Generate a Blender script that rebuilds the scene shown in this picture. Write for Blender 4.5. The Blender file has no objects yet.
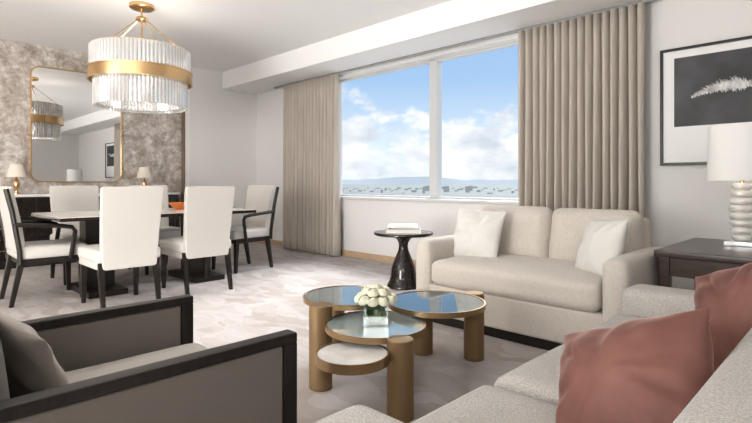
import bpy, bmesh, math, random
from mathutils import Vector, Matrix, noise
random.seed(7)
scene = bpy.context.scene
C = scene.collection
PI = math.pi

# ------------------------------------------------------------------ materials
def mk(name, base, rough=0.5, metal=0.0, var=None, bump=None, **inp):
    m = bpy.data.materials.new(name); m.use_nodes = True
    nt = m.node_tree; b = nt.nodes['Principled BSDF']
    b.inputs['Base Color'].default_value = (*base, 1)
    b.inputs['Roughness'].default_value = rough
    b.inputs['Metallic'].default_value = metal
    for k, v in inp.items():
        b.inputs[k.replace('_', ' ')].default_value = v
    tc = None
    if var or bump:
        tc = nt.nodes.new('ShaderNodeTexCoord')
    if var:
        scale, col2, detail, stretch = var
        mp = nt.nodes.new('ShaderNodeMapping'); mp.inputs['Scale'].default_value = stretch
        nt.links.new(tc.outputs['Object'], mp.inputs['Vector'])
        n = nt.nodes.new('ShaderNodeTexNoise'); n.inputs['Scale'].default_value = scale
        n.inputs['Detail'].default_value = detail
        nt.links.new(mp.outputs['Vector'], n.inputs['Vector'])
        r = nt.nodes.new('ShaderNodeValToRGB')
        r.color_ramp.elements[0].position = 0.35; r.color_ramp.elements[0].color = (*base, 1)
        r.color_ramp.elements[1].position = 0.65; r.color_ramp.elements[1].color = (*col2, 1)
        nt.links.new(n.outputs['Fac'], r.inputs['Fac'])
        nt.links.new(r.outputs['Color'], b.inputs['Base Color'])
    if bump:
        scale, strength, kind = bump
        if kind == 'v':
            n = nt.nodes.new('ShaderNodeTexVoronoi'); out = 'Distance'
        else:
            n = nt.nodes.new('ShaderNodeTexNoise'); out = 'Fac'; n.inputs['Detail'].default_value = 3
        n.inputs['Scale'].default_value = scale
        nt.links.new(tc.outputs['Object'], n.inputs['Vector'])
        bp = nt.nodes.new('ShaderNodeBump'); bp.inputs['Strength'].default_value = strength
        bp.inputs['Distance'].default_value = 0.01
        nt.links.new(n.outputs[out], bp.inputs['Height'])
        nt.links.new(bp.outputs['Normal'], b.inputs['Normal'])
    return m

U = (1, 1, 1)
M = {}
M['wall'] = mk('warm_white_paint', (.77, .755, .735), .85, bump=(90, .05, 'n'))
M['ceiling'] = mk('ceiling_paint', (.89, .885, .875), .9)
M['base_tan'] = mk('tan_baseboard_wood', (.50, .36, .24), .5, var=(6, (.58, .43, .30), 4, (1, 8, 8)))
M['bronze'] = mk('bronze_trim', (.22, .18, .15), .45, .5)
M['win_white'] = mk('window_frame_white', (.62, .62, .615), .5)
M['dark'] = mk('espresso_wood', (.015, .0115, .010), .34, var=(5, (.026, .020, .016), 6, (12, 12, 1)))
M['dark_gloss'] = mk('dark_polished_wood', (.016, .012, .010), .15, var=(5, (.03, .022, .018), 6, (2, 14, 14)))
M['brown_wood'] = mk('dark_brown_walnut', (.030, .018, .013), .28, var=(4, (.055, .034, .025), 6, (2, 14, 14)))
M['brass'] = mk('satin_bronze_brass', (.29, .20, .112), .5, .65, bump=(120, .03, 'n'))
M['rim'] = mk('rim_brass', (.40, .285, .165), .38, .9)
M['gold'] = mk('polished_gold', (.70, .48, .26), .25, 1.0)
M['cream'] = mk('cream_weave', (.55, .505, .45), .9, var=(60, (.60, .555, .50), 3, U), bump=(260, .25, 'n'), Sheen_Weight=.2)
M['cream_pillow'] = mk('ivory_pillow_linen', (.70, .68, .645), .9, bump=(300, .3, 'n'), Sheen_Weight=.2)
M['boucle'] = mk('light_grey_boucle', (.37, .345, .315), .95, var=(240, (.58, .55, .52), 3, U), bump=(360, .55, 'n'), Sheen_Weight=.15)
M['rose'] = mk('rust_rose_velvet', (.120, .050, .039), .7, var=(5, (.19, .086, .068), 4, U), bump=(24, .12, 'n'), Sheen_Weight=.7, Sheen_Roughness=.3, Sheen_Tint=(.85, .60, .52, 1))
M['taupe'] = mk('taupe_upholstery', (.175, .154, .136), .75, bump=(250, .1, 'n'), Sheen_Weight=.1)
M['taupe_light'] = mk('taupe_seat_fabric', (.38, .35, .315), .8, bump=(250, .15, 'n'), Sheen_Weight=.2)
M['taupe_pillow'] = mk('taupe_pillow_fabric', (.38, .34, .30), .8, bump=(250, .15, 'n'), Sheen_Weight=.2)
M['chair_white'] = mk('ivory_leather', (.61, .58, .54), .55, bump=(60, .05, 'n'))
M['curtain'] = mk('greige_drapery', (.48, .43, .375), .9, var=(9, (.55, .50, .44), 5, (3, 3, .3)), bump=(280, .15, 'n'), Sheen_Weight=.15)
M['marble'] = mk('white_marble', (.66, .64, .61), .2, var=(9, (.80, .79, .77), 8, U))
M['stone'] = mk('pale_stone_top', (.68, .66, .63), .2, var=(5, (.76, .74, .72), 6, U))
M['inlay'] = mk('cream_lacquer', (.62, .57, .52), .22, var=(3, (.68, .63, .58), 4, (1, 6, 1)))
M['glass_blue'] = mk('smoked_blue_glass', (.05, .09, .11), .04, .2, Coat_Weight=.6)
M['glass_grey'] = mk('grey_back_painted_glass', (.20, .25, .26), .05, .15, Coat_Weight=.5)
M['glass_pale'] = mk('pale_reflection_glass', (.38, .45, .45), .05, .1, Coat_Weight=.5)  # pale base colour paints in the reflected ceiling and curtains
M['mirror'] = mk('mirror_silver', (.88, .88, .88), .01, 1.0)
M['black'] = mk('black_frame_lacquer', (.015, .015, .016), .35)
M['mat'] = mk('white_mat_board', (.86, .855, .845), .9)
M['print'] = mk('charcoal_print', (.018, .019, .022), .5, var=(2.2, (.085, .087, .092), 5, U))
M['plume'] = mk('white_print_ink', (.80, .79, .77), .7, var=(16, (.28, .28, .29), 5, U))
M['shade_white'] = mk('white_lamp_shade', (.78, .77, .75), .9, Emission_Color=(1, .96, .9, 1), Emission_Strength=.03)
M['shade_warm'] = mk('cream_lamp_shade', (.70, .62, .54), .9, Emission_Color=(1, .88, .70, 1), Emission_Strength=.07)
M['book_white'] = mk('white_book_cover', (.78, .77, .75), .5)
M['book_grey'] = mk('grey_book_cover', (.22, .23, .25), .5)
M['pages'] = mk('paper_pages', (.82, .79, .73), .9, bump=(200, .2, 'n'))
M['petal'] = mk('ivory_petal', (.84, .81, .68), .6, var=(18, (.79, .75, .56), 3, U), Subsurface_Weight=.1)
M['leaf'] = mk('green_leaf', (.06, .13, .035), .5, var=(14, (.11, .21, .055), 3, U))
M['stem'] = mk('green_stem', (.12, .22, .06), .5)
M['terracotta'] = mk('orange_glaze', (.62, .20, .06), .35)

def clear(name, tint, amt, rough=.02, diff=0.0):
    m = bpy.data.materials.new(name); m.use_nodes = True
    nt = m.node_tree; nt.nodes.clear()
    o = nt.nodes.new('ShaderNodeOutputMaterial'); mx = nt.nodes.new('ShaderNodeMixShader')
    t = nt.nodes.new('ShaderNodeBsdfTransparent'); g = nt.nodes.new('ShaderNodeBsdfGlossy')
    t.inputs['Color'].default_value = (*tint, 1); g.inputs['Roughness'].default_value = rough
    mx.inputs['Fac'].default_value = amt
    nt.links.new(t.outputs[0], mx.inputs[1]); nt.links.new(g.outputs[0], mx.inputs[2])
    last = mx
    if diff:
        d = nt.nodes.new('ShaderNodeBsdfDiffuse'); d.inputs['Color'].default_value = (.92, .91, .89, 1)
        m2 = nt.nodes.new('ShaderNodeMixShader'); m2.inputs['Fac'].default_value = diff
        nt.links.new(mx.outputs[0], m2.inputs[1]); nt.links.new(d.outputs[0], m2.inputs[2]); last = m2
    nt.links.new(last.outputs[0], o.inputs['Surface'])
    return m
M['pane'] = clear('window_pane_glass', (.985, .99, 1), .004)
M['vase_glass'] = clear('vase_glass', (.93, .97, .96), .16)
M['crystal'] = clear('crystal_rod', (.96, .96, .965), .44, .04, .24)
M['ridge_glass'] = clear('pale_ribbed_glass', (.94, .94, .93), .30, .05, .45)

def carpet():
    m = mk('abstract_carpet', (.5, .5, .5), .95, bump=(350, .3, 'n'))
    nt = m.node_tree; b = nt.nodes['Principled BSDF']
    tc = nt.nodes.new('ShaderNodeTexCoord')
    n2 = nt.nodes.new('ShaderNodeTexNoise'); n2.inputs['Scale'].default_value = 2.6; n2.inputs['Detail'].default_value = 4
    ad = nt.nodes.new('ShaderNodeMixRGB'); ad.blend_type = 'ADD'; ad.inputs['Fac'].default_value = .34
    nt.links.new(tc.outputs['Object'], n2.inputs['Vector'])
    nt.links.new(tc.outputs['Object'], ad.inputs[1]); nt.links.new(n2.outputs['Color'], ad.inputs[2])
    cells = []
    for rot, sc_, stretch in ((.5, 3.9, 2.3), (-.9, 4.3, 2.2)):
        mp = nt.nodes.new('ShaderNodeMapping'); mp.inputs['Scale'].default_value = (1.0, stretch, 1); mp.inputs['Rotation'].default_value = (0, 0, rot)
        nt.links.new(ad.outputs[0], mp.inputs['Vector'])
        v = nt.nodes.new('ShaderNodeTexVoronoi'); v.inputs['Scale'].default_value = sc_
        nt.links.new(mp.outputs[0], v.inputs['Vector'])
        sc = nt.nodes.new('ShaderNodeSeparateColor'); nt.links.new(v.outputs['Color'], sc.inputs[0]); cells.append(sc)
    cm = nt.nodes.new('ShaderNodeMixRGB'); cm.inputs['Fac'].default_value = .3
    nt.links.new(cells[0].outputs[0], cm.inputs[1]); nt.links.new(cells[1].outputs[0], cm.inputs[2])
    # brushed streaks over the shards
    mb_ = nt.nodes.new('ShaderNodeMapping'); mb_.inputs['Scale'].default_value = (6, 26, 1); mb_.inputs['Rotation'].default_value = (0, 0, .5)
    nt.links.new(ad.outputs[0], mb_.inputs['Vector'])
    n1 = nt.nodes.new('ShaderNodeTexNoise'); n1.inputs['Scale'].default_value = 1.3; n1.inputs['Detail'].default_value = 7; n1.inputs['Roughness'].default_value = .7
    nt.links.new(mb_.outputs[0], n1.inputs['Vector'])
    av = nt.nodes.new('ShaderNodeMixRGB'); av.inputs['Fac'].default_value = .42
    nt.links.new(cm.outputs[0], av.inputs[1]); nt.links.new(n1.outputs['Fac'], av.inputs[2])
    r1 = nt.nodes.new('ShaderNodeValToRGB'); e = r1.color_ramp.elements
    e[0].position = .22; e[0].color = (.405, .355, .325, 1); e[1].position = .78; e[1].color = (.545, .515, .50, 1)
    x = r1.color_ramp.elements.new(.5); x.color = (.475, .435, .415, 1)
    nt.links.new(av.outputs[0], r1.inputs['Fac'])
    nt.links.new(r1.outputs['Color'], b.inputs['Base Color'])
    return m
M['carpet'] = carpet()

def wallpaper():
    m = mk('mottled_wallcovering', (.4, .4, .4), .36, .5, bump=(40, .3, 'n'))
    nt = m.node_tree; b = nt.nodes['Principled BSDF']
    tc = nt.nodes.new('ShaderNodeTexCoord')
    n = nt.nodes.new('ShaderNodeTexNoise'); n.inputs['Scale'].default_value = 5.0; n.inputs['Detail'].default_value = 15
    n.inputs['Roughness'].default_value = .82; n.inputs['Distortion'].default_value = .2
    r = nt.nodes.new('ShaderNodeValToRGB'); e = r.color_ramp.elements
    e[0].position = .38; e[0].color = (.33, .27, .225, 1); e[1].position = .62; e[1].color = (.88, .85, .81, 1)
    x = e.new(.5); x.color = (.57, .51, .46, 1)
    nt.links.new(tc.outputs['Object'], n.inputs['Vector']); nt.links.new(n.outputs['Fac'], r.inputs['Fac'])
    nt.links.new(r.outputs['Color'], b.inputs['Base Color'])
    return m
M['wallpaper'] = wallpaper()

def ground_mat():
    m = mk('hazy_city_ground', (.05, .06, .06), 1.0, Emission_Color=(.57, .625, .65, 1), Emission_Strength=.44)  # emission paints the aerial haze into the ground colour
    nt = m.node_tree; b = nt.nodes['Principled BSDF']
    tc = nt.nodes.new('ShaderNodeTexCoord')
    n = nt.nodes.new('ShaderNodeTexNoise'); n.inputs['Scale'].default_value = .006; n.inputs['Detail'].default_value = 8
    r = nt.nodes.new('ShaderNodeValToRGB'); e = r.color_ramp.elements
    e[0].position = .40; e[0].color = (.012, .020, .014, 1); e[1].position = .62; e[1].color = (.055, .058, .052, 1)
    nt.links.new(tc.outputs['Object'], n.inputs['Vector']); nt.links.new(n.outputs['Fac'], r.inputs['Fac'])
    nt.links.new(r.outputs['Color'], b.inputs['Base Color'])
    return m
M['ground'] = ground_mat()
M['hills'] = mk('blue_haze_hills', (.05, .06, .07), 1.0, Emission_Color=(.57, .65, .72, 1), Emission_Strength=.80)  # haze over the ridge is painted in as emission
M['bldg'] = mk('hazy_far_building', (.03, .032, .032), .9, var=(.03, (.08, .08, .078), 3, U), Emission_Color=(.58, .625, .64, 1), Emission_Strength=.46)  # slight self-glow stands in for haze in front of the buildings

# ------------------------------------------------------------------ mesh helpers
class MB:
    def __init__(s): s.bm = bmesh.new()
    def merge(s, b, mat=None):
        if mat is not None: b.transform(mat)
        me = bpy.data.meshes.new('tmp'); b.to_mesh(me); b.free()
        s.bm.from_mesh(me); bpy.data.meshes.remove(me)
        return s
    def box(s, x0, x1, y0, y1, z0, z1, r=0.0, seg=2, mat=None):
        b = bmesh.new(); bmesh.ops.create_cube(b, size=1)
        for v in b.verts:
            v.co = Vector(((x0+x1)/2 + v.co.x*(x1-x0), (y0+y1)/2 + v.co.y*(y1-y0), (z0+z1)/2 + v.co.z*(z1-z0)))
        if r > 0:
            bmesh.ops.bevel(b, geom=b.edges[:], offset=r, segments=seg, profile=.5, affect='EDGES')
        return s.merge(b, mat)
    def soft(s, w, d, h, r, puff=0.0, n=14, wob=0.0, side=0.0, mat=None, seed=0):
        """pillowy rounded box centred on the origin"""
        b = bmesh.new(); bmesh.ops.create_cube(b, size=2)
        bmesh.ops.subdivide_edges(b, edges=b.edges[:], cuts=n, use_grid_fill=True)
        H = Vector((w/2, d/2, h/2))
        for v in b.verts:
            t = [math.sin(c*PI/2) if abs(c) < .999 else math.copysign(1, c) for c in v.co]
            q = Vector((t[0]*H.x, t[1]*H.y, t[2]*H.z))
            inn = Vector([max(-(H[i]-r), min(H[i]-r, q[i])) for i in range(3)])
            dd = q - inn
            if dd.length > 1e-9: q = inn + dd.normalized()*r
            u, vv, ww = q.x/H.x, q.y/H.y, q.z/H.z
            q.z += math.copysign(puff, q.z)*(abs(ww)**2)*(1-u**4)*(1-vv**4)
            q.y += side*math.copysign(1, q.y)*(vv**2)*(1-u**4)*(1-ww**4)
            if wob:
                q += wob*noise.noise_vector(q*7 + Vector((seed*3.1, seed*1.7, 0)))
            v.co = q
        return s.merge(b, mat)
    def pillow(s, w, h, t, n=44, pinch=.06, wr=.005, seed=0, crease=0.0, mat=None):
        """throw pillow in the local XZ plane, thickness along Y"""
        b = bmesh.new(); g = {}
        for side in (1, -1):
            for i in range(n+1):
                for j in range(n+1):
                    u = -1+2*i/n; v = -1+2*j/n
                    u = math.sin(u*PI/2); v = math.sin(v*PI/2)
                    edge = i in (0, n) or j in (0, n)
                    if edge and side == -1: g[(side, i, j)] = g[(1, i, j)]; continue
                    x = u*w/2*(1-pinch*(1-v*v)); z = v*h/2*(1-pinch*(1-u*u))
                    y = 0 if edge else side*t/2*(max(0, 1-u*u)**.5)*(max(0, 1-v*v)**.5)
                    p = Vector((x, y, z))
                    if not edge:
                        p.y += side*wr*noise.noise(Vector((u*3+seed, v*3, side*4+seed)))*2
                        if crease:
                            r_ = math.hypot(u, v); a_ = math.atan2(v, u)
                            f_ = noise.noise(Vector((math.cos(a_)*2.4+seed, math.sin(a_)*2.4, seed*.7+side)))
                            p.y -= side*crease*math.exp(-(f_*4.5)**2)*min(1, r_*1.2)*(1-max(abs(u), abs(v))**6)
                    g[(side, i, j)] = b.verts.new(p)
        for side in (1, -1):
            for i in range(n):
                for j in range(n):
                    f = [g[(side, i, j)], g[(side, i+1, j)], g[(side, i+1, j+1)], g[(side, i, j+1)]]
                    if side == 1: f = f[::-1]
                    try: b.faces.new(f)
                    except ValueError: pass
        bmesh.ops.recalc_face_normals(b, faces=b.faces[:])
        return s.merge(b, mat)
    def lathe(s, prof, seg=40, mat=None):
        b = bmesh.new(); rings = []
        for (r, z) in prof:
            if r < 1e-6: rings.append([b.verts.new((0, 0, z))])
            else: rings.append([b.verts.new((r*math.cos(2*PI*k/seg), r*math.sin(2*PI*k/seg), z)) for k in range(seg)])
        for a, c in zip(rings, rings[1:]):
            for k in range(seg):
                k2 = (k+1) % seg
                if len(a) == 1 and len(c) == 1: continue
                if len(a) == 1: b.faces.new((a[0], c[k2], c[k]))
                elif len(c) == 1: b.faces.new((a[k], a[k2], c[0]))
                else: b.faces.new((a[k], a[k2], c[k2], c[k]))
        bmesh.ops.recalc_face_normals(b, faces=b.faces[:])
        return s.merge(b, mat)
    def tube(s, pts, r, seg=10, r2=None):
        b = bmesh.new(); pts = [Vector(p) for p in pts]; rings = []
        for i, p in enumerate(pts):
            t = (pts[min(i+1, len(pts)-1)] - pts[max(i-1, 0)]).normalized()
            a = t.orthogonal().normalized() if i == 0 else (prev - t*prev.dot(t)).normalized()
            prev = a; c = t.cross(a)
            rr = r if r2 is None else r + (r2-r)*i/(len(pts)-1)
            rings.append([b.verts.new(p + a*rr*math.cos(2*PI*k/seg) + c*rr*math.sin(2*PI*k/seg)) for k in range(seg)])
        for A, D in zip(rings, rings[1:]):
            for k in range(seg): b.faces.new((A[k], A[(k+1) % seg], D[(k+1) % seg], D[k]))
        b.faces.new(rings[0][::-1]); b.faces.new(rings[-1])
        return s.merge(b)
    def taper(s, p0, p1, a, c, r=.004):
        """square post from p0 (half size a) to p1 (half size c)"""
        b = bmesh.new(); vs = []
        for p, h in ((p0, a), (p1, c)):
            vs.append([b.verts.new((p[0]+sx*h, p[1]+sy*h, p[2])) for sx, sy in ((-1, -1), (1, -1), (1, 1), (-1, 1))])
        b.faces.new(vs[0][::-1]); b.faces.new(vs[1])
        for k in range(4): b.faces.new((vs[0][k], vs[0][(k+1) % 4], vs[1][(k+1) % 4], vs[1][k]))
        bmesh.ops.recalc_face_normals(b, faces=b.faces[:])
        bmesh.ops.bevel(b, geom=b.edges[:], offset=r, segments=2, profile=.5, affect='EDGES')
        return s.merge(b)
    def build(s, name, mat, parent=None, smooth=True, angle=40, loc=None, rot=None):
        me = bpy.data.meshes.new(name); s.bm.to_mesh(me); s.bm.free()
        me.materials.append(M[mat] if isinstance(mat, str) else mat)
        if smooth:
            for p in me.polygons: p.use_smooth = True
            me.set_sharp_from_angle(angle=math.radians(angle))
        o = bpy.data.objects.new(name, me); C.objects.link(o)
        if parent: o.parent = parent
        if loc: o.location = loc
        if rot: o.rotation_euler = rot
        if smooth:
            w = o.modifiers.new('weighted', 'WEIGHTED_NORMAL'); w.keep_sharp = True
        return o

def tag(o, label, cat, group=None, kind=None):
    o['label'] = label; o['category'] = cat
    if group: o['group'] = group
    if kind: o['kind'] = kind
    return o
def thing(name, label, cat, loc=(0, 0, 0), rz=0, group=None, kind=None):
    o = bpy.data.objects.new(name, None); C.objects.link(o); o.empty_display_size = .1
    o.location = loc; o.rotation_euler = (0, 0, rz)
    return tag(o, label, cat, group, kind)
def copy_tree(o, parent=None):
    c = o.copy(); C.objects.link(c); c.parent = parent
    for ch in list(o.children): copy_tree(ch, c)
    return c
def T(x, y, z, rx=0, ry=0, rz=0):
    return Matrix.Translation((x, y, z)) @ Matrix.Rotation(rz, 4, 'Z') @ Matrix.Rotation(ry, 4, 'Y') @ Matrix.Rotation(rx, 4, 'X')

# ------------------------------------------------------------------ the room
XL, XN, YW, ZC, ZS = -7.76, -8.0, 4.83, 2.91, 2.63
XR, YF = 2.6, -3.2
def struct(name, mb, mat, label, cat):
    return tag(mb.build(name, mat, smooth=False), label, cat, kind='structure')
struct('floor', MB().box(XN-.3, XR+.2, YF-.2, YW+.25, -.1, 0), 'carpet', 'pale grey beige carpet with an abstract brushed pattern', 'floor')
struct('ceiling', MB().box(XN-.3, XR+.2, YF-.2, YW+.25, ZC, ZC+.1), 'ceiling', 'plain white painted ceiling', 'ceiling')
struct('trim_1', MB().box(XL, XR, 4.17, YW, ZS, ZC), 'ceiling', 'white boxed soffit running above the window wall', 'soffit')
wx0, wx1, wz0, wz1 = -5.75, -1.75, .85, 2.59
wb = MB()
wb.box(XN-.3, wx0, YW, YW+.25, 0, ZC); wb.box(wx1, XR+.2, YW, YW+.25, 0, ZC)
wb.box(wx0, wx1, YW, YW+.25, 0, wz0); wb.box(wx0, wx1, YW, YW+.25, wz1, ZC)
struct('wall_back', wb, 'wall', 'white window wall with the framed picture', 'wall')
struct('wall_left', MB().box(XN-.3, XN, YF, 3.6, 0, ZC), 'wallpaper', 'mottled silvery taupe wallcovering behind the mirror', 'wall')
struct('wall_corner', MB().box(XN-.3, XL, 3.6, YW, 0, ZC), 'wall', 'plain white wall section between wallcovering and left curtain', 'wall')
struct('wall_right', MB().box(XR, XR+.2, YF, YW, 0, ZC), 'wall', 'plain white wall on the right side of the room', 'wall')
struct('wall_front', MB().box(XN-.3, XR+.2, YF-.2, YF, 0, ZC), 'wall', 'plain white wall behind the viewpoint', 'wall')
struct('trim_2', MB().box(XN, XN+.09, 3.578, 3.6, 0, ZC), 'bronze', 'bronze edge trim where the wallcovering ends', 'trim')
struct('baseboard_back', MB().box(XL, XR, YW-.016, YW, 0, .085), 'base_tan', 'tan wooden baseboard under the window', 'baseboard')
struct('baseboard_left', MB().box(XL, XL+.016, 3.6, YW-.016, 0, .085), 'base_tan', 'tan wooden baseboard on the white corner wall', 'baseboard')

w = thing('window_1', 'wide two-pane window with thick white centre mullion', 'window', (0, 0, 0), kind='structure')
fy0, fy1 = 4.96, 5.03
f = MB()
f.box(wx0, wx0+.04, fy0, fy1, wz0, wz1, .006); f.box(wx1-.04, wx1, fy0, fy1, wz0, wz1, .006)
f.box(wx0, wx1, fy0, fy1, wz0, wz0+.03, .006); f.box(wx0, wx1, fy0, fy1, wz1-.025, wz1, .006)
f.build('window_frame', 'win_white', w)
MB().box(-3.94, -3.825, fy0-.03, fy1+.01, wz0+.03, wz1-.02, .006).build('mullion', 'win_white', w)
MB().box(wx0+.03, -3.93, 4.985, 4.991, wz0+.02, wz1-.02).build('pane', 'pane', w, smooth=False)
MB().box(-3.83, wx1-.03, 4.985, 4.991, wz0+.02, wz1-.02).build('pane', 'pane', w, smooth=False)
MB().box(wx0-.05, wx1+.05, YW-.03, 4.96, wz0-.035, wz0+.004, .008).build('sill', 'win_white', w)

# outside
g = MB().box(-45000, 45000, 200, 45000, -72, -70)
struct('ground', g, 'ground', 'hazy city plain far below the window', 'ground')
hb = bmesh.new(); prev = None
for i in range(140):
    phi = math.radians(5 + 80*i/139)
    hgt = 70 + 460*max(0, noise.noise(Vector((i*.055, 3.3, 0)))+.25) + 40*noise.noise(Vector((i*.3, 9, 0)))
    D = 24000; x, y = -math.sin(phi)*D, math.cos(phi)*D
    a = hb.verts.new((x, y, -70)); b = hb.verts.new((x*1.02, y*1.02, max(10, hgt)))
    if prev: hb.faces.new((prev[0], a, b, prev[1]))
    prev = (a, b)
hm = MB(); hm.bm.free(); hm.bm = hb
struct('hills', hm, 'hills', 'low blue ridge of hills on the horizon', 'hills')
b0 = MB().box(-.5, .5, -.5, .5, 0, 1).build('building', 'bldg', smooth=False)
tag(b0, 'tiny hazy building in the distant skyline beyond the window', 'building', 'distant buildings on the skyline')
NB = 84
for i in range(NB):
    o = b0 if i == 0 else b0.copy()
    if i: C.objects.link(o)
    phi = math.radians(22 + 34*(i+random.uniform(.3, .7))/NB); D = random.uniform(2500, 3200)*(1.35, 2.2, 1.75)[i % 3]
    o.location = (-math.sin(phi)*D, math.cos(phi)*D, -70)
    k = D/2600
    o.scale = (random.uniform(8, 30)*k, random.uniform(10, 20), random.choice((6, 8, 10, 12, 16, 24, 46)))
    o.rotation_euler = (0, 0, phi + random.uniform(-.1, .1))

# ------------------------------------------------------------------ curtains
def curtain(x0, x1, n, label, seed):
    cx = (x0+x1)/2
    b = bmesh.new(); cols = n*12; rows = 14; H = ZS-.032; g = []
    rnd = random.Random(seed); ph = [rnd.uniform(-.25, .25) for _ in range(n+2)]; am = [rnd.uniform(.8, 1.15) for _ in range(n+2)]
    for j in range(rows+1):
        z = .015 + (H-.015)*j/rows; row = []
        k = 1-j/rows
        for i in range(cols+1):
            u = i/cols*n; c = int(min(u, n-1)); fr = u-c
            a = am[c]*(1-fr)+am[c+1]*fr; p = ph[c]*(1-fr)+ph[c+1]*fr
            y = .066*a*math.sin(2*PI*u + p*k*2)*(.85+.25*k) + .012*math.sin(4*PI*u+1)*k
            x = x0-cx+(x1-x0)*i/cols + .010*math.sin(u*2.1+z*1.3)*k + .016*math.cos(2*PI*u)
            row.append(b.verts.new((x, y, z)))
        g.append(row)
    for j in range(rows):
        for i in range(cols): b.faces.new((g[j][i], g[j][i+1], g[j+1][i+1], g[j+1][i]))
    m = MB(); m.bm.free(); m.bm = b
    o = m.build('curtain', 'curtain', None, angle=180, loc=(cx, 4.70, 0))
    tag(o, label, 'curtain')
    s = o.modifiers.new('thick', 'SOLIDIFY'); s.thickness = .004
curtain(-6.72, -5.40, 17, 'beige pleated curtain at the window end nearest the dining table', 3)
curtain(-2.60, -1.40, 16, 'beige pleated curtain between the window and the framed picture', 8)
tag(MB().box(-7.0, -1.3, 4.685, 4.715, ZS-.028, ZS, .003).build('curtain_track', mk('track_grey', (.35, .35, .35), .4, .4)), 'slim grey curtain track under the soffit', 'curtain track')

# ------------------------------------------------------------------ framed picture
px0, px1, pz0, pz1 = -1.30, -.22, 1.20, 2.19
t = thing('framed_picture', 'large black framed dark photograph with white mat on the wall', 'picture', ((px0+px1)/2, YW, pz0))
hw = (px1-px0)/2; hh = pz1-pz0
f = MB()
f.box(-hw, -hw+.022, -.04, 0, 0, hh, .003); f.box(hw-.022, hw, -.04, 0, 0, hh, .003)
f.box(-hw+.02, hw-.02, -.04, 0, 0, .022, .003); f.box(-hw+.02, hw-.02, -.04, 0, hh-.022, hh, .003)
f.build('picture_frame', 'black', t)
MB().box(-hw+.02, hw-.02, -.02, -.004, .02, hh-.02).build('mat_board', 'mat', t, smooth=False)
iz0, iz1, ix = .325, hh-.085, hw-.105
pr = MB().box(-ix, ix, -.023, -.02, iz0, iz1).build('print', 'print', t, smooth=False)
fb = MB(); rnd = random.Random(5); bb = bmesh.new(); cnt = 0
for i in range(1300):
    q = rnd.random()
    sx = -.31+.66*q; sz = .56 + .12*q + .02*math.sin(q*7)
    env = .10*math.sin(PI*min(1, .06+q*.98))**.8*(.75+.5*noise.noise(Vector((q*6, 1, 2)))+.25*noise.noise(Vector((q*17, 4, 2))))
    up = 1 if rnd.random() < .62 else -1
    L = max(.006, env*rnd.uniform(.2, 1.0)**1.2*(1 if up > 0 else .65))
    ang = rnd.gauss(.45, .35)
    y = -.02305-.0000007*cnt; cnt += 1
    P = []; W0 = rnd.uniform(.002, .006)
    for k in range(6):
        s_ = k/5; a = ang + 1.1*s_*(1 if up > 0 else .5)
        P.append((sx+L*s_*math.cos(a)*1.1, sz+up*L*s_*math.sin(a), W0*(1-s_**2)+.0004))
    vs1 = [bb.verts.new((x-wd, y, z)) for x, z, wd in P]; vs2 = [bb.verts.new((x+wd, y, z)) for x, z, wd in P]
    for k in range(5): bb.faces.new((vs1[k], vs2[k], vs2[k+1], vs1[k+1]))
fb.merge(bb)
fb.build('white_plume', 'plume', pr, smooth=False)

# ------------------------------------------------------------------ loveseat
t = thing('loveseat', 'cream two-seat sofa with bench cushion in front of the window', 'sofa', (-1.73, 3.40, 0))
W = .775
MB().box(-W+.05, W-.05, -.41, .43, 0, .075, .004).build('plinth', 'dark', t)
MB().box(-W+.13, W-.13, -.45, .42, .07, .295, .02, 3).build('base', 'cream', t)
for s in (-1, 1):
    a = MB(); a.soft(.155, .92, .545, .06, .006, 16, mat=T(s*(W-.0775), -.005, .345)); a.build('arm', 'cream', t)
MB().soft(2*W-.27, .17, .74, .05, 0, 12, mat=T(0, .385, .44)).build('backrest', 'cream', t)
MB().soft(2*W-.315, .76, .185, .055, .018, 16, .004, side=.012, mat=T(0, -.09, .382), seed=2).build('seat_cushion', 'cream', t)
for i, s in enumerate((-1, 1)):
    cw = (2*W-.29)/2
    bm_ = MB().soft(cw, .17, .44, .07, 0, 30, .006, side=.035, seed=i+4)
    for v in bm_.bm.verts:
        if v.co.y < 0:
            for q in (-.15, .15):
                v.co.y += .014*math.exp(-(((v.co.x-q)/.045)**2 + ((v.co.z-.03)/.045)**2))
    bm_.bm.transform(T(s*cw/2, .255, .645, rx=-.16))
    bc = bm_.build('back_cushion', 'cream', t)
    for q in (-.15, .15):
        MB().lathe([(0, .005), (.007, .0045), (.010, .002), (.010, -.006)], 14, T(s*cw/2, .255, .645, rx=-.16) @ T(q, -.104, .03, rx=PI/2)).build('button', 'cream', bc)

def pillow(label, mat, loc, rx, ry, rz, size, th, seed, group=None, crease=0.0, pinch=.06, name='throw_pillow'):
    o = MB().pillow(size, size, th, seed=seed, crease=crease, pinch=pinch).build(name, mat, angle=180)
    o.matrix_world = T(*loc, 0, 0, rz) @ Matrix.Rotation(rx, 4, 'X') @ Matrix.Rotation(ry, 4, 'Y')
    tag(o, label, 'pillow', group); return o
pillow('ivory throw pillow at the loveseat end beside the pedestal table', 'cream_pillow', (-2.20, 3.35, .645), -.32, .05, .12, .41, .18, 1, 'ivory pillows on the loveseat', .009)
pillow('ivory throw pillow at the loveseat end beside the lamp table', 'cream_pillow', (-1.24, 3.30, .63), -.35, -.10, -.62, .39, .18, 2, 'ivory pillows on the loveseat', .009)

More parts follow.
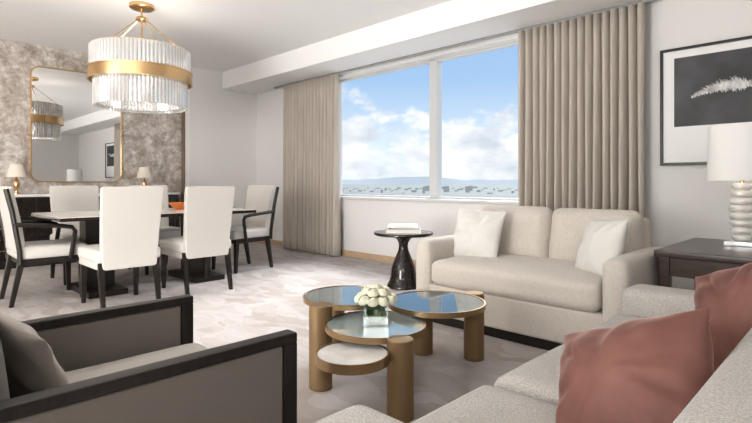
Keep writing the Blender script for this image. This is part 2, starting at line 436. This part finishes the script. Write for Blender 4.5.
# ------------------------------------------------------------------ boucle sofa
t = thing('boucle_sofa', 'light grey boucle sofa in the foreground with far arm facing the lamp table', 'sofa', (-.40, 1.60, 0))
MB().box(-.40, .46, -.92, .92, .10, .27, .02, 3).build('base', 'boucle', t)
for y in (-1, 1):
    MB().soft(.88, .2, .48, .04, .003, 16, mat=T(.015, y*.92, .33)).build('arm', 'boucle', t)
MB().soft(.28, 1.64, .62, .06, .0, 16, mat=T(.31, 0, .395)).build('backrest', 'boucle', t)
for i in range(3):
    MB().soft(.62, .522, .18, .045, .016, 22, .001, mat=T(-.13, -.547+.547*i, .365), seed=i).build('seat_cushion', 'boucle', t)
for sx in (-.36, .40):
    for sy in (-.9, .9):
        MB().taper((sx, sy, 0), (sx, sy, .11), .02, .028).build('leg', 'dark', t)
pillow('large rust rose velvet pillow on the boucle sofa, nearest the viewpoint', 'rose', (-.385, 1.20, .575), -.66, -.50, -.40, .37, .22, 5, 'rust rose velvet pillows', .022, .065)
pillow('rust rose velvet pillow leaning at the sofa back toward the lamp table', 'rose', (-.225, 1.74, .66), -.42, -.45, -.60, .38, .20, 9, 'rust rose velvet pillows', .022, .065)

# ------------------------------------------------------------------ end table and lamp
t = thing('end_table', 'dark wooden end table beside the loveseat holding a lamp', 'table', (-.50, 3.78, 0))
hx, hy = .43, .48
MB().box(-hx, hx, -hy, hy, .61, .65, .006).build('table_top', 'brown_wood', t)
a = MB(); a.box(-hx+.03, hx-.03, -hy+.03, -hy+.055, .50, .61, .002); a.box(-hx+.03, hx-.03, hy-.055, hy-.03, .50, .61, .002)
a.box(-hx+.03, -hx+.055, -hy+.03, hy-.03, .50, .61, .002); a.box(hx-.055, hx-.03, -hy+.03, hy-.03, .50, .61, .002)
a.build('apron', 'brown_wood', t)
for sx in (-1, 1):
    for sy in (-1, 1):
        MB().box(sx*(hx-.05)-.03, sx*(hx-.05)+.03, sy*(hy-.05)-.03, sy*(hy-.05)+.03, 0, .61, .004).build('leg', 'brown_wood', t)
MB().box(-hx+.03, hx-.03, -hy+.03, hy-.03, .16, .19, .004).build('shelf', 'brown_wood', t)

t = thing('table_lamp', 'tall lamp with stacked ribbed glass body and white drum shade on the end table', 'lamp', (-.59, 3.92, .65))
MB().box(-.085, .085, -.085, .085, 0, .03, .005).build('base', 'ridge_glass', t)
pf = [(0, .03), (.045, .03)]
NR = 8; hR = .37/NR
for k in range(NR):
    z0 = .03+k*hR; u = (k+.5)/NR; rr = .052+.020*math.sin(PI*u)
    for q in range(7):
        a = q/6*PI; pf.append((rr-.018+.018*math.sin(a), z0+hR/2*(1-math.cos(a))))
pf += [(.02, .40), (0, .40)]
MB().lathe(pf, 40).build('lamp_body', 'ridge_glass', t)
MB().lathe([(.008, .03), (.008, .40), (.012, .40), (.012, .56), (0, .56)], 14).build('stem', 'gold', t)
MB().lathe([(.185, .415), (.19, .415), (.182, .765), (.177, .765), (.185, .415)], 48).build('lamp_shade', 'shade_white', t)

# ------------------------------------------------------------------ pedestal table with books
PX, PY = -3.37, 3.80
t = thing('pedestal_table', 'round black pedestal table with flared vase-shaped base by the loveseat', 'table', (PX, PY, 0))
MB().lathe([(0, .525), (.285, .525), (.30, .535), (.30, .548), (.295, .556), (0, .556)], 56).build('table_top', 'dark_gloss', t)
MB().lathe([(0, 0), (.165, 0), (.168, .012), (.160, .03), (.140, .07), (.130, .11), (.126, .15), (.118, .20), (.098, .26), (.072, .32), (.052, .37), (.045, .41), (.050, .45), (.075, .49), (.13, .526), (0, .526)], 44).build('pedestal', 'dark_gloss', t)
def book(label, loc, rz, w, d, h, cover, group):
    t = thing('book', label, 'book', loc, rz, group)
    c = MB(); c.box(-w/2, w/2, -d/2, d/2, 0, .004, .001); c.box(-w/2, w/2, -d/2, d/2, h-.004, h, .001); c.box(-w/2, -w/2+.004, -d/2, d/2, 0, h, .001)
    c.build('cover', cover, t)
    MB().box(-w/2+.004, w/2-.006, -d/2+.006, d/2-.006, .004, h-.004).build('pages', 'pages', t, smooth=False)
book('white hardback at the bottom of the pile on the pedestal table', (PX+.02, PY-.02, .556), .70, .34, .26, .034, 'book_white', 'books on the pedestal table')
book('dark grey book in the middle of the pile on the pedestal table', (PX+.02, PY-.01, .590), .80, .30, .24, .016, 'book_grey', 'books on the pedestal table')
book('white book on top of the pile on the pedestal table', (PX+.01, PY-.02, .606), .62, .28, .22, .026, 'book_white', 'books on the pedestal table')

# ------------------------------------------------------------------ cluster coffee tables
def disc_table(label, x, y, z, R, glass, legs, group='clustered round coffee tables'):
    t = thing('coffee_table', label, 'table', (x, y, 0), 0, group)
    disc(t, 0, 0, z, R, glass, 'rim', 'table_top')
    for lx, ly, lz in legs:
        MB().lathe([(0, 0), (.056, 0), (.06, .004), (.06, lz-.004), (.056, lz), (0, lz)], 40, T(lx-x, ly-y, 0)).build('leg', 'brass', t)
    return t
def disc(t, x, y, z, R, glass, n1, n2, th=.028):
    MB().lathe([(R-.020, z-th), (R, z-th), (R, z), (R-.007, z), (R-.007, z-.007), (R-.020, z-.007), (R-.020, z-th)], 72, T(x, y, 0)).build(n1, 'rim', t)
    MB().lathe([(0, z-th+.002), (R-.009, z-th+.002), (R-.009, z-.003), (0, z-.003)], 72, T(x, y, 0)).build(n2, glass, t)
def pos(r, d): return (.711*r-.703*d, .703*r+.711*d)
rx_, ry_ = pos(.333, 2.79); lx_, ly_ = pos(-.155, 2.80); mx_, my_ = pos(-.003, 2.49); sx_, sy_ = pos(-.105, 2.21)
disc_table('round coffee table with blue smoked glass top, nearest the loveseat', rx_, ry_, .396, .27, 'glass_blue',
           [(*pos(.585, 3.0), .396), (*pos(.29, 3.10), .385)])
disc_table('round coffee table with grey glass top, nearest the dining chairs', lx_, ly_, .428, .25, 'glass_grey',
           [(*pos(-.285, 2.575), .428), (*pos(-.25, 3.02), .418)])
t = disc_table('round coffee table with pale glass top, holding the roses, and a lower white marble disc', mx_, my_, .356, .25, 'glass_pale',
           [(*pos(.108, 2.24), .356), (*pos(.125, 2.60), .335)])
disc(t, sx_-mx_, sy_-my_, .305, .162, 'marble', 'lower_rim', 'marble_disc', .042)

# vase with roses
vx, vy, vz = mx_-.003, my_+.005, .353
t = thing('vase', 'square clear glass vase lined with green leaves on the pale glass table', 'vase', (vx, vy, vz), math.radians(44.7))
v = MB(); s = .062; H = .112; th = .004
v.box(-s, s, -s, s, 0, .008, .001)
for a, b_, c, d in ((-s, -s+th, -s, s), (s-th, s, -s, s), (-s+th, s-th, -s, -s+th), (-s+th, s-th, s-th, s)): v.box(a, b_, c, d, .008, H)
v.build('glass', 'vase_glass', t, smooth=False)
lf = MB(); rnd = random.Random(2)
for i in range(110):
    a = rnd.uniform(0, 2*PI)
    bb = bmesh.new(); L = .07; wd = .019
    pts = [(0, 0), (wd, .3), (wd*.9, .6), (0, 1), (-wd*.9, .6), (-wd, .3)]
    vs = [bb.verts.new((p[0], .006*math.sin(p[1]*PI), p[1]*L)) for p in pts]; bb.faces.new(vs)
    ca, sa = math.cos(a), math.sin(a); k = rnd.uniform(.034, .046)/max(abs(ca), abs(sa))
    if abs(ca) > abs(sa): sa *= .8
    else: ca *= .8
    lf.merge(bb, T(k*ca, k*sa, rnd.uniform(.010, .030), rx=rnd.uniform(-.08, .08), ry=rnd.uniform(-.25, .25), rz=round((a)/(PI/2))*PI/2+PI/2))
lf.build('leaf_lining', 'leaf', t, smooth=False)
def rose_bloom():
    m = MB()
    m.lathe([(0, -.012), (.018, -.008), (.025, .004), (.022, .016), (.012, .025), (.004, .028), (0, .027)], 18)
    for ring, (rr, cnt, top, curl) in enumerate(((.016, 3, .040, .75), (.024, 4, .039, .72), (.030, 5, .036, .66), (.034, 6, .030, .55))):
        for k in range(cnt):
            b = bmesh.new(); a0 = 2*PI*k/cnt + ring*.6; span = 2*PI/cnt*1.6; nu, nv = 8, 8; g = []
            for j in range(nv+1):
                q = j/nv; row = []
                for i in range(nu+1):
                    p = i/nu*2-1; a = a0+p*span/2
                    hgt = top*q - .012
                    rad = rr*(math.sin(min(1, q*1.6+.15)*PI/2)**.7)*(1-curl*max(0, q-.4)**1.4) + .0012*p
                    row.append(b.verts.new((rad*math.cos(a), rad*math.sin(a), hgt)))
                g.append(row)
            for j in range(nv):
                for i in range(nu): b.faces.new((g[j][i], g[j][i+1], g[j+1][i+1], g[j+1][i]))
            m.merge(b)
    return m
rr = thing('rose', 'ivory rose bloom in the square glass vase', 'flower', (0, 0, 0), 0, 'ivory roses in the vase')
rose_bloom().build('bloom', 'petal', rr, angle=180)
MB().tube([(0, 0, -.055), (0, 0, -.010)], .0025, 6).build('stem', 'stem', rr)
spots = [(0, 0, .170)] + [(.048*math.cos(a), .048*math.sin(a), .156) for a in [k*2*PI/6 for k in range(6)]] + [(.080*math.cos(a), .080*math.sin(a), .122) for a in [k*2*PI/10+.3 for k in range(10)]]
for i, (x, y, z) in enumerate(spots):
    o = rr if i == 0 else copy_tree(rr)
    o.location = (vx+x, vy+y, vz+z); o.scale = (.90, .90, .90)
    n = Vector((x*9, y*9, 1)).normalized(); o.rotation_mode = 'QUATERNION'
    o.rotation_quaternion = Vector((0, 0, 1)).rotation_difference(n)

# ------------------------------------------------------------------ foreground armchair
t = thing('armchair', 'dark wood framed taupe armchair in the near foreground', 'armchair', (-1.515, .43, 0))
HX, Yb, Yf, AZ = .350, -.46, .43, .625
aw = .048
for s in (-1, 1):
    x0, x1 = (HX-aw, HX) if s > 0 else (-HX, -HX+aw)
    a = MB(); a.box(x0, x1, Yb, Yf, AZ-.030, AZ, .005); a.box(x0, x1, Yf-.046, Yf, 0, AZ-.028, .005)
    a.box(x0, x1, Yb, Yb+.06, 0, AZ-.028, .005); a.box(x0, x1, Yb+.05, Yf-.042, .10, .135, .004)
    a.build('arm_frame', 'dark', t)
    c = (x0+x1)/2
    MB().box(c-.020, c+.020, Yb+.056, Yf-.044, .133, AZ-.028, .010, 3).build('side_panel', 'taupe', t)
MB().box(-HX+aw, HX-aw, Yb+.05, Yf-.03, .16, .29, .01).build('seat_base', 'taupe', t)
MB().soft(2*HX-2*aw-.01, .80, .17, .04, .008, 16, .002, mat=T(0, .045, .377), seed=3).build('seat_cushion', 'taupe_light', t)
MB().box(-HX+aw, HX-aw, Yb, Yb+.06, .15, .74, .012).build('back_panel', 'taupe', t)
MB().box(-HX, HX, Yb-.005, Yb+.065, .735, .775, .006).build('top_rail', 'dark', t)
MB().soft(2*HX-.13, .15, .40, .06, 0, 14, .004, side=.02, mat=T(0, Yb+.15, .60, rx=.12), seed=6).build('back_cushion', 'taupe', t)
pillow('taupe pillow leaning in the dark framed foreground armchair', 'taupe_pillow', (-1.63, .265, .575), .50, .34, .30, .42, .11, 12, None, .005, .05)

# ------------------------------------------------------------------ dining set
TX, TY = -5.36, 2.06
t = thing('dining_table', 'long dining table with pale top and dark edge below the chandelier', 'table', (TX, TY, 0))
tw, tl = .54, .94
MB().box(-tw, tw, -tl, tl, .722, .752, .006).build('table_top', 'dark_gloss', t)
MB().box(-tw+.008, tw-.008, -tl+.008, tl-.008, .75, .757, .002).build('inlay', 'inlay', t)
for sy in (-.5, .5):
    p = MB(); p.box(-.10, .10, sy-.13, sy+.13, .05, .725, .01)
    p.build('pedestal', 'dark', t)
    MB().box(-.34, .34, sy-.17, sy+.17, 0, .055, .008).build('foot', 'dark', t)
MB().box(-.03, .03, -.4, .4, .30, .40, .006).build('stretcher', 'dark', t)

def chair(label, arms, loc, rz, group):
    t = thing('dining_armchair' if arms else 'dining_chair', label, 'chair', loc, rz, group)
    w = .25
    MB().soft(2*w+.02, .54, .11, .035, .012, 12, mat=T(0, -.01, .445)).build('seat', 'chair_white', t)
    MB().box(-w, w, -.255, .235, .345, .40, .004).build('seat_rail', 'chair_white' if not arms else 'dark', t)
    H0, H1 = (.34 if not arms else .46), 1.02
    bm_ = MB(); bm_.soft(1, 1, 1, .05, 0, 12)
    for v in bm_.bm.verts:
        q = (v.co.z+.5); z = H0+(H1-H0)*q
        wid = w*2*(.86+.12*q); thick = .075-.02*q
        lean = .235 + .10*max(0, q-.1)**1.3
        v.co = Vector((v.co.x*wid, lean + v.co.y*thick, z))
    bm_.build('backrest', 'chair_white', t)
    for s in (-1, 1):
        MB().taper((s*(w-.03), -.235, 0), (s*(w-.03), -.225, .40 if not arms else .36), .016, .025).build('leg', 'dark', t)
        MB().taper((s*(w-.03), .30, 0), (s*(w-.03), .225, .40), .016, .025).build('leg', 'dark', t)
    if arms:
        for s in (-1, 1):
            a = MB(); x = s*(w+.025)
            pts = [(x, .30, .70), (x, .12, .685), (x, -.06, .67), (x, -.14, .655), (x, -.165, .62), (x, -.15, .52), (x, -.13, .38)]
            a.tube(pts, .019, 8)
            a.build('arm', 'dark', t)
            f = MB(); f.tube([(x*.98, .245, .36), (x*.98, .25, .48), (x*1.0, .30, .80), (x*1.03, .345, 1.0)], .020, 8)
            f.build('back_post', 'dark', t)
    return t
gs, ga = 'ivory side chairs around the dining table', 'dark framed armchairs at the dining table ends'
ch = chair('ivory side chair, back to the viewpoint, nearest the foreground armchair', False, (-4.68, 1.54, 0), -PI/2, gs)
def place(src, label, loc, rz):
    c = copy_tree(src); c.location = loc; c.rotation_euler = (0, 0, rz); c['label'] = label; return c
place(ch, 'ivory side chair, back to the viewpoint, nearest the window end of the table', (-4.80, 2.29, 0), -PI/2)
place(ch, 'ivory side chair across the dining table, in front of the mirror', (-6.13, 1.64, 0), PI/2)
place(ch, 'ivory side chair across the dining table, beside the right sideboard lamp', (-6.13, 2.45, 0), PI/2)
ac = chair('dark framed ivory armchair at the table end nearest the window', True, (-5.50, 3.20, 0), .12, ga)
place(ac, 'dark framed ivory armchair at the table end cut by the left photo edge', (-5.38, 1.14, 0), PI)
t = thing('bowl', 'small orange bowl on the dining table', 'bowl', (-5.45, 2.42, .757))
MB().lathe([(0, 0), (.05, 0), (.055, .01), (.10, .05), (.125, .075), (.12, .077), (.095, .055), (.05, .018), (0, .014)], 32).build('body', 'terracotta', t)

# ------------------------------------------------------------------ sideboard, mirror, small lamps
t = thing('sideboard', 'dark wooden sideboard with pale stone top under the mirror', 'sideboard', (-7.72, 2.08, 0))
sd, sl = .25, 1.22
MB().box(-sd+.03, sd-.03, -sl+.04, sl-.04, 0, .08, .004).build('plinth', 'dark', t)
MB().box(-sd, sd, -sl, sl, .08, .875, .005).build('body', 'dark', t)
MB().box(-sd-.005, sd+.015, -sl-.015, sl+.015, .875, .91, .005).build('stone_top', 'stone', t)
for k in range(4):
    y0 = -sl+.02+k*(2*sl-.04)/4; y1 = y0+(2*sl-.04)/4-.012
    for z0, z1 in ((.64, .86), (.37, .625), (.10, .355)):
        d = MB().box(sd, sd+.016, y0, y1, z0, z1, .003).build('drawer', 'dark_gloss', t)
        MB().box(sd+.016, sd+.032, (y0+y1)/2-.09, (y0+y1)/2+.09, (z0+z1)/2-.006, (z0+z1)/2+.006, .003).build('handle', 'gold', d)

def rrect(w, h, r, seg=8):
    pts = []
    for cx, cy, a0 in ((w-r, h-r, 0), (-w+r, h-r, PI/2), (-w+r, -h+r, PI), (w-r, -h+r, 1.5*PI)):
        for k in range(seg+1):
            a = a0+PI/2*k/seg; pts.append((cx+r*math.cos(a), cy+r*math.sin(a)))
    return pts
my0, my1, mz0, mz1 = 1.51, 2.66, 1.06, 2.63
t = thing('wall_mirror', 'large mirror with rounded corners and thin brass frame above the sideboard', 'mirror', (XN, (my0+my1)/2, mz0))
mw, mh = (my1-my0)/2, (mz1-mz0)/2
b = bmesh.new(); outer = rrect(mw, mh, .12); inner = rrect(mw-.014, mh-.014, .108)
R = []
for pts, x in ((outer, .004), (outer, .035), (inner, .035), (inner, .015)):
    R.append([b.verts.new((x, p[0], p[1]+mh)) for p in pts])
n = len(outer)
for A, D in zip(R, R[1:]):
    for k in range(n): b.faces.new((A[k], A[(k+1) % n], D[(k+1) % n], D[k]))
bmesh.ops.recalc_face_normals(b, faces=b.faces[:])
m = MB(); m.bm.free(); m.bm = b; m.build('mirror_frame', 'gold', t)
b = bmesh.new(); pg = rrect(mw-.009, mh-.009, .111)
fr = [b.verts.new((.018, p[0], p[1]+mh)) for p in pg]; bk = [b.verts.new((.004, p[0], p[1]+mh)) for p in pg]
b.faces.new(fr); b.faces.new(bk[::-1])
for k in range(len(pg)): b.faces.new((bk[k], bk[(k+1) % len(pg)], fr[(k+1) % len(pg)], fr[k]))
bmesh.ops.recalc_face_normals(b, faces=b.faces[:])
m = MB(); m.bm.free(); m.bm = b; m.build('mirror_glass', 'mirror', t, smooth=False)

def small_lamp(label, loc):
    t = thing('table_lamp', label, 'lamp', loc, 0, 'small lamps on the sideboard')
    MB().lathe([(0, 0), (.055, 0), (.055, .012), (.02, .02), (.014, .05), (.035, .09), (.042, .125), (.03, .165), (.012, .19), (.010, .24), (0, .24)], 24).build('lamp_base', 'gold', t)
    MB().lathe([(.105, .215), (.108, .215), (.068, .375), (.065, .375), (.105, .215)], 32).build('lamp_shade', 'shade_warm', t)
small_lamp('small lamp with cream shade on the sideboard, left of the mirror', (-7.70, 1.31, .91))
small_lamp('small lamp with cream shade on the sideboard, right of the mirror', (-7.70, 2.88, .91))

# ------------------------------------------------------------------ chandelier
CX, CY = -5.42, 2.0
t = thing('chandelier', 'round crystal rod chandelier with wide gold band over the dining table', 'chandelier', (CX, CY, ZC))
def zz(z): return z-ZC
MB().lathe([(0, 0), (.12, 0), (.12, -.035), (.10, -.05), (.03, -.055), (0, -.055)], 36).build('canopy', 'gold', t)
MB().tube([(0, 0, -.04), (0, 0, zz(1.92))], .010, 10).build('stem', 'gold', t)
MB().lathe([(0, zz(2.775)), (.05, zz(2.775)), (.06, zz(2.765)), (.06, zz(2.75)), (.05, zz(2.74)), (0, zz(2.74))], 28).build('hub', 'gold', t)
for k in range(4):
    a = k*PI/2+.55; e = .44
    MB().tube([(.045*math.cos(a), .045*math.sin(a), zz(2.75)), (e*math.cos(a), e*math.sin(a), zz(2.435))], .0055, 8).build('support_arm', 'gold', t)
def ring(name, r0, r1, z0, z1, mat):
    return MB().lathe([(r0, zz(z0)), (r1, zz(z0)), (r1, zz(z1)), (r0, zz(z1)), (r0, zz(z0))], 72).build(name, mat, t)
ring('top_ring', .42, .455, 2.43, 2.445, 'gold')
ring('band', .487, .495, 2.095, 2.21, 'gold')
ring('band_lip', .485, .500, 2.203, 2.215, 'gold')
ring('band_lip', .485, .500, 2.090, 2.102, 'gold')
ring('inner_ring', .30, .32, 2.13, 2.15, 'gold')
def rod(L): return MB().lathe([(0, 0), (.014, .002), (.0178, .008), (.0178, L-.008), (.014, L-.002), (0, L)], 8)
va = math.atan2(-CY, -CX)
for tier, (R0, zb, L, NT, dR) in enumerate(((.467, 2.165, .275, 82, .06), (.435, 1.83, .295, 76, .06))):
    proto = None; rest = MB()
    for k in range(NT):
        a = va + 2*PI*((k+.5)/NT-.5)
        if abs(k-(NT-1)/2) < 25:
            if proto is None: proto = o = rod(L).build('crystal', 'crystal', t, angle=20)
            else: o = proto.copy(); C.objects.link(o); o.parent = t
            o.location = (R0*math.cos(a), R0*math.sin(a), zz(zb)); o.rotation_euler = (0, 0, a)
        else:
            rb = rod(L); rest.merge(rb.bm, T(R0*math.cos(a), R0*math.sin(a), zz(zb), rz=a))
    for k in range(68):
        a = 2*PI*k/68; rb = rod(L-.03); rest.merge(rb.bm, T((R0-dR)*math.cos(a), (R0-dR)*math.sin(a), zz(zb)+.02, rz=a))
    o = rest.build('crystal_rods', 'crystal', t, angle=20); o['kind'] = 'stuff'

# ------------------------------------------------------------------ world
wd = bpy.data.worlds.new('sky'); scene.world = wd; wd.use_nodes = True
nt = wd.node_tree; bg = nt.nodes['Background']
tc = nt.nodes.new('ShaderNodeTexCoord'); sp = nt.nodes.new('ShaderNodeSeparateXYZ')
nt.links.new(tc.outputs['Generated'], sp.inputs[0])
gr = nt.nodes.new('ShaderNodeValToRGB'); e = gr.color_ramp.elements
e[0].position = 0.0; e[0].color = (.81, .86, .885, 1); e[1].position = 1.0; e[1].color = (.20, .37, .66, 1)
x = e.new(.07); x.color = (.66, .77, .86, 1)
x = e.new(.20); x.color = (.38, .555, .78, 1)
nt.links.new(sp.outputs['Z'], gr.inputs['Fac'])
mp = nt.nodes.new('ShaderNodeMapping'); mp.inputs['Scale'].default_value = (1, 1, 2.0); mp.inputs['Location'].default_value = (.3, .1, .05)
nt.links.new(tc.outputs['Generated'], mp.inputs['Vector'])
n = nt.nodes.new('ShaderNodeTexNoise'); n.inputs['Scale'].default_value = 6.6; n.inputs['Detail'].default_value = 10; n.inputs['Roughness'].default_value = .57
nt.links.new(mp.outputs[0], n.inputs['Vector'])
band = nt.nodes.new('ShaderNodeValToRGB'); be = band.color_ramp.elements
be[0].position = 0; be[0].color = (.52, .52, .52, 1); be[1].position = .26; be[1].color = (.40, .40, .40, 1)
x = be.new(.03); x.color = (.62, .62, .62, 1); x = be.new(.115); x.color = (.62, .62, .62, 1); x = be.new(.175); x.color = (.48, .48, .48, 1)
nt.links.new(sp.outputs['Z'], band.inputs['Fac'])
ad = nt.nodes.new('ShaderNodeMath'); ad.operation = 'ADD'
nt.links.new(n.outputs['Fac'], ad.inputs[0]); nt.links.new(band.outputs['Color'], ad.inputs[1])
cr = nt.nodes.new('ShaderNodeMapRange'); cr.interpolation_type = 'SMOOTHSTEP'
cr.inputs['From Min'].default_value = 1.015; cr.inputs['From Max'].default_value = 1.12
nt.links.new(ad.outputs[0], cr.inputs['Value'])
n2 = nt.nodes.new('ShaderNodeTexNoise'); n2.inputs['Scale'].default_value = 12; n2.inputs['Detail'].default_value = 6
nt.links.new(mp.outputs[0], n2.inputs['Vector'])
cc = nt.nodes.new('ShaderNodeValToRGB'); cc.color_ramp.elements[0].position = .36; cc.color_ramp.elements[0].color = (.62, .67, .72, 1)
cc.color_ramp.elements[1].position = .58; cc.color_ramp.elements[1].color = (.89, .90, .905, 1)
nt.links.new(n2.outputs['Fac'], cc.inputs['Fac'])
mx = nt.nodes.new('ShaderNodeMixRGB'); nt.links.new(cr.outputs[0], mx.inputs['Fac'])
nt.links.new(gr.outputs['Color'], mx.inputs[1]); nt.links.new(cc.outputs['Color'], mx.inputs[2])
nt.links.new(mx.outputs[0], bg.inputs['Color']); bg.inputs['Strength'].default_value = 1.0

# ------------------------------------------------------------------ lights
def aim(o, frm, to):
    o.location = frm; o.rotation_euler = (Vector(to)-Vector(frm)).to_track_quat('-Z', 'Y').to_euler()
sl_ = bpy.data.lights.new('daylight', 'SUN'); sl_.energy = 9.2; sl_.angle = math.radians(48); sl_.color = (1, .99, .98)
so = bpy.data.objects.new('daylight', sl_); C.objects.link(so); aim(so, (-5, 12, 7), (-3.6, 3.0, .6))
def area(name, frm, to, sx, sy, P, col):
    l = bpy.data.lights.new(name, 'AREA'); l.shape = 'RECTANGLE'; l.size = sx; l.size_y = sy; l.energy = P; l.color = col
    o = bpy.data.objects.new(name, l); C.objects.link(o); aim(o, frm, to); return o
area('room_fill', (1.6, -2.6, 2.3), (-4, 2.4, 1.2), 2.2, 1.2, 26, (1, .985, .97))  # added fill behind the viewpoint, not a fixture of the room
area('dining_fill', (-4.5, -2.8, 2.3), (-6, 3, 1.3), 2.4, 1.2, 36, (1, .985, .97))  # added fill out of view, brightens the dining side
area('bounce_fill', (-1.8, -2.3, 1.0), (-5.4, 1.6, 2.91), 2.0, 1.6, 205, (1, .988, .972))  # added fill aimed up to bounce off the ceiling, no fixture there
area('bounce_fill', (.9, -1.0, 1.7), (-1.0, 1.6, 2.91), 1.6, 1.4, 22, (1, .988, .972))  # second added ceiling bounce, beside the viewpoint
for z in (2.0, 2.3):
    pl = bpy.data.lights.new('chandelier_bulb', 'POINT'); pl.energy = 4.5; pl.color = (1, .95, .88); pl.shadow_soft_size = .1
    o = bpy.data.objects.new('chandelier_bulb', pl); C.objects.link(o); o.location = (CX+.1, CY, z)
pl = bpy.data.lights.new('lamp_bulb', 'POINT'); pl.energy = 1.2; pl.color = (1, .9, .78); pl.shadow_soft_size = .05
o = bpy.data.objects.new('lamp_bulb', pl); C.objects.link(o); o.location = (-.59, 3.92, 1.25)

# ------------------------------------------------------------------ camera
cam = bpy.data.cameras.new('camera'); co = bpy.data.objects.new('camera', cam); C.objects.link(co)
co.location = (0, 0, 1.05); co.rotation_euler = (PI/2, 0, math.radians(44.7))
cam.lens = 24; cam.sensor_width = 36; cam.shift_y = -(211.5-183)/752
cam.clip_start = .05; cam.clip_end = 100000
scene.camera = co
scene.view_settings.view_transform = 'Standard'
try: scene.view_settings.look = 'Medium High Contrast'
except Exception: pass
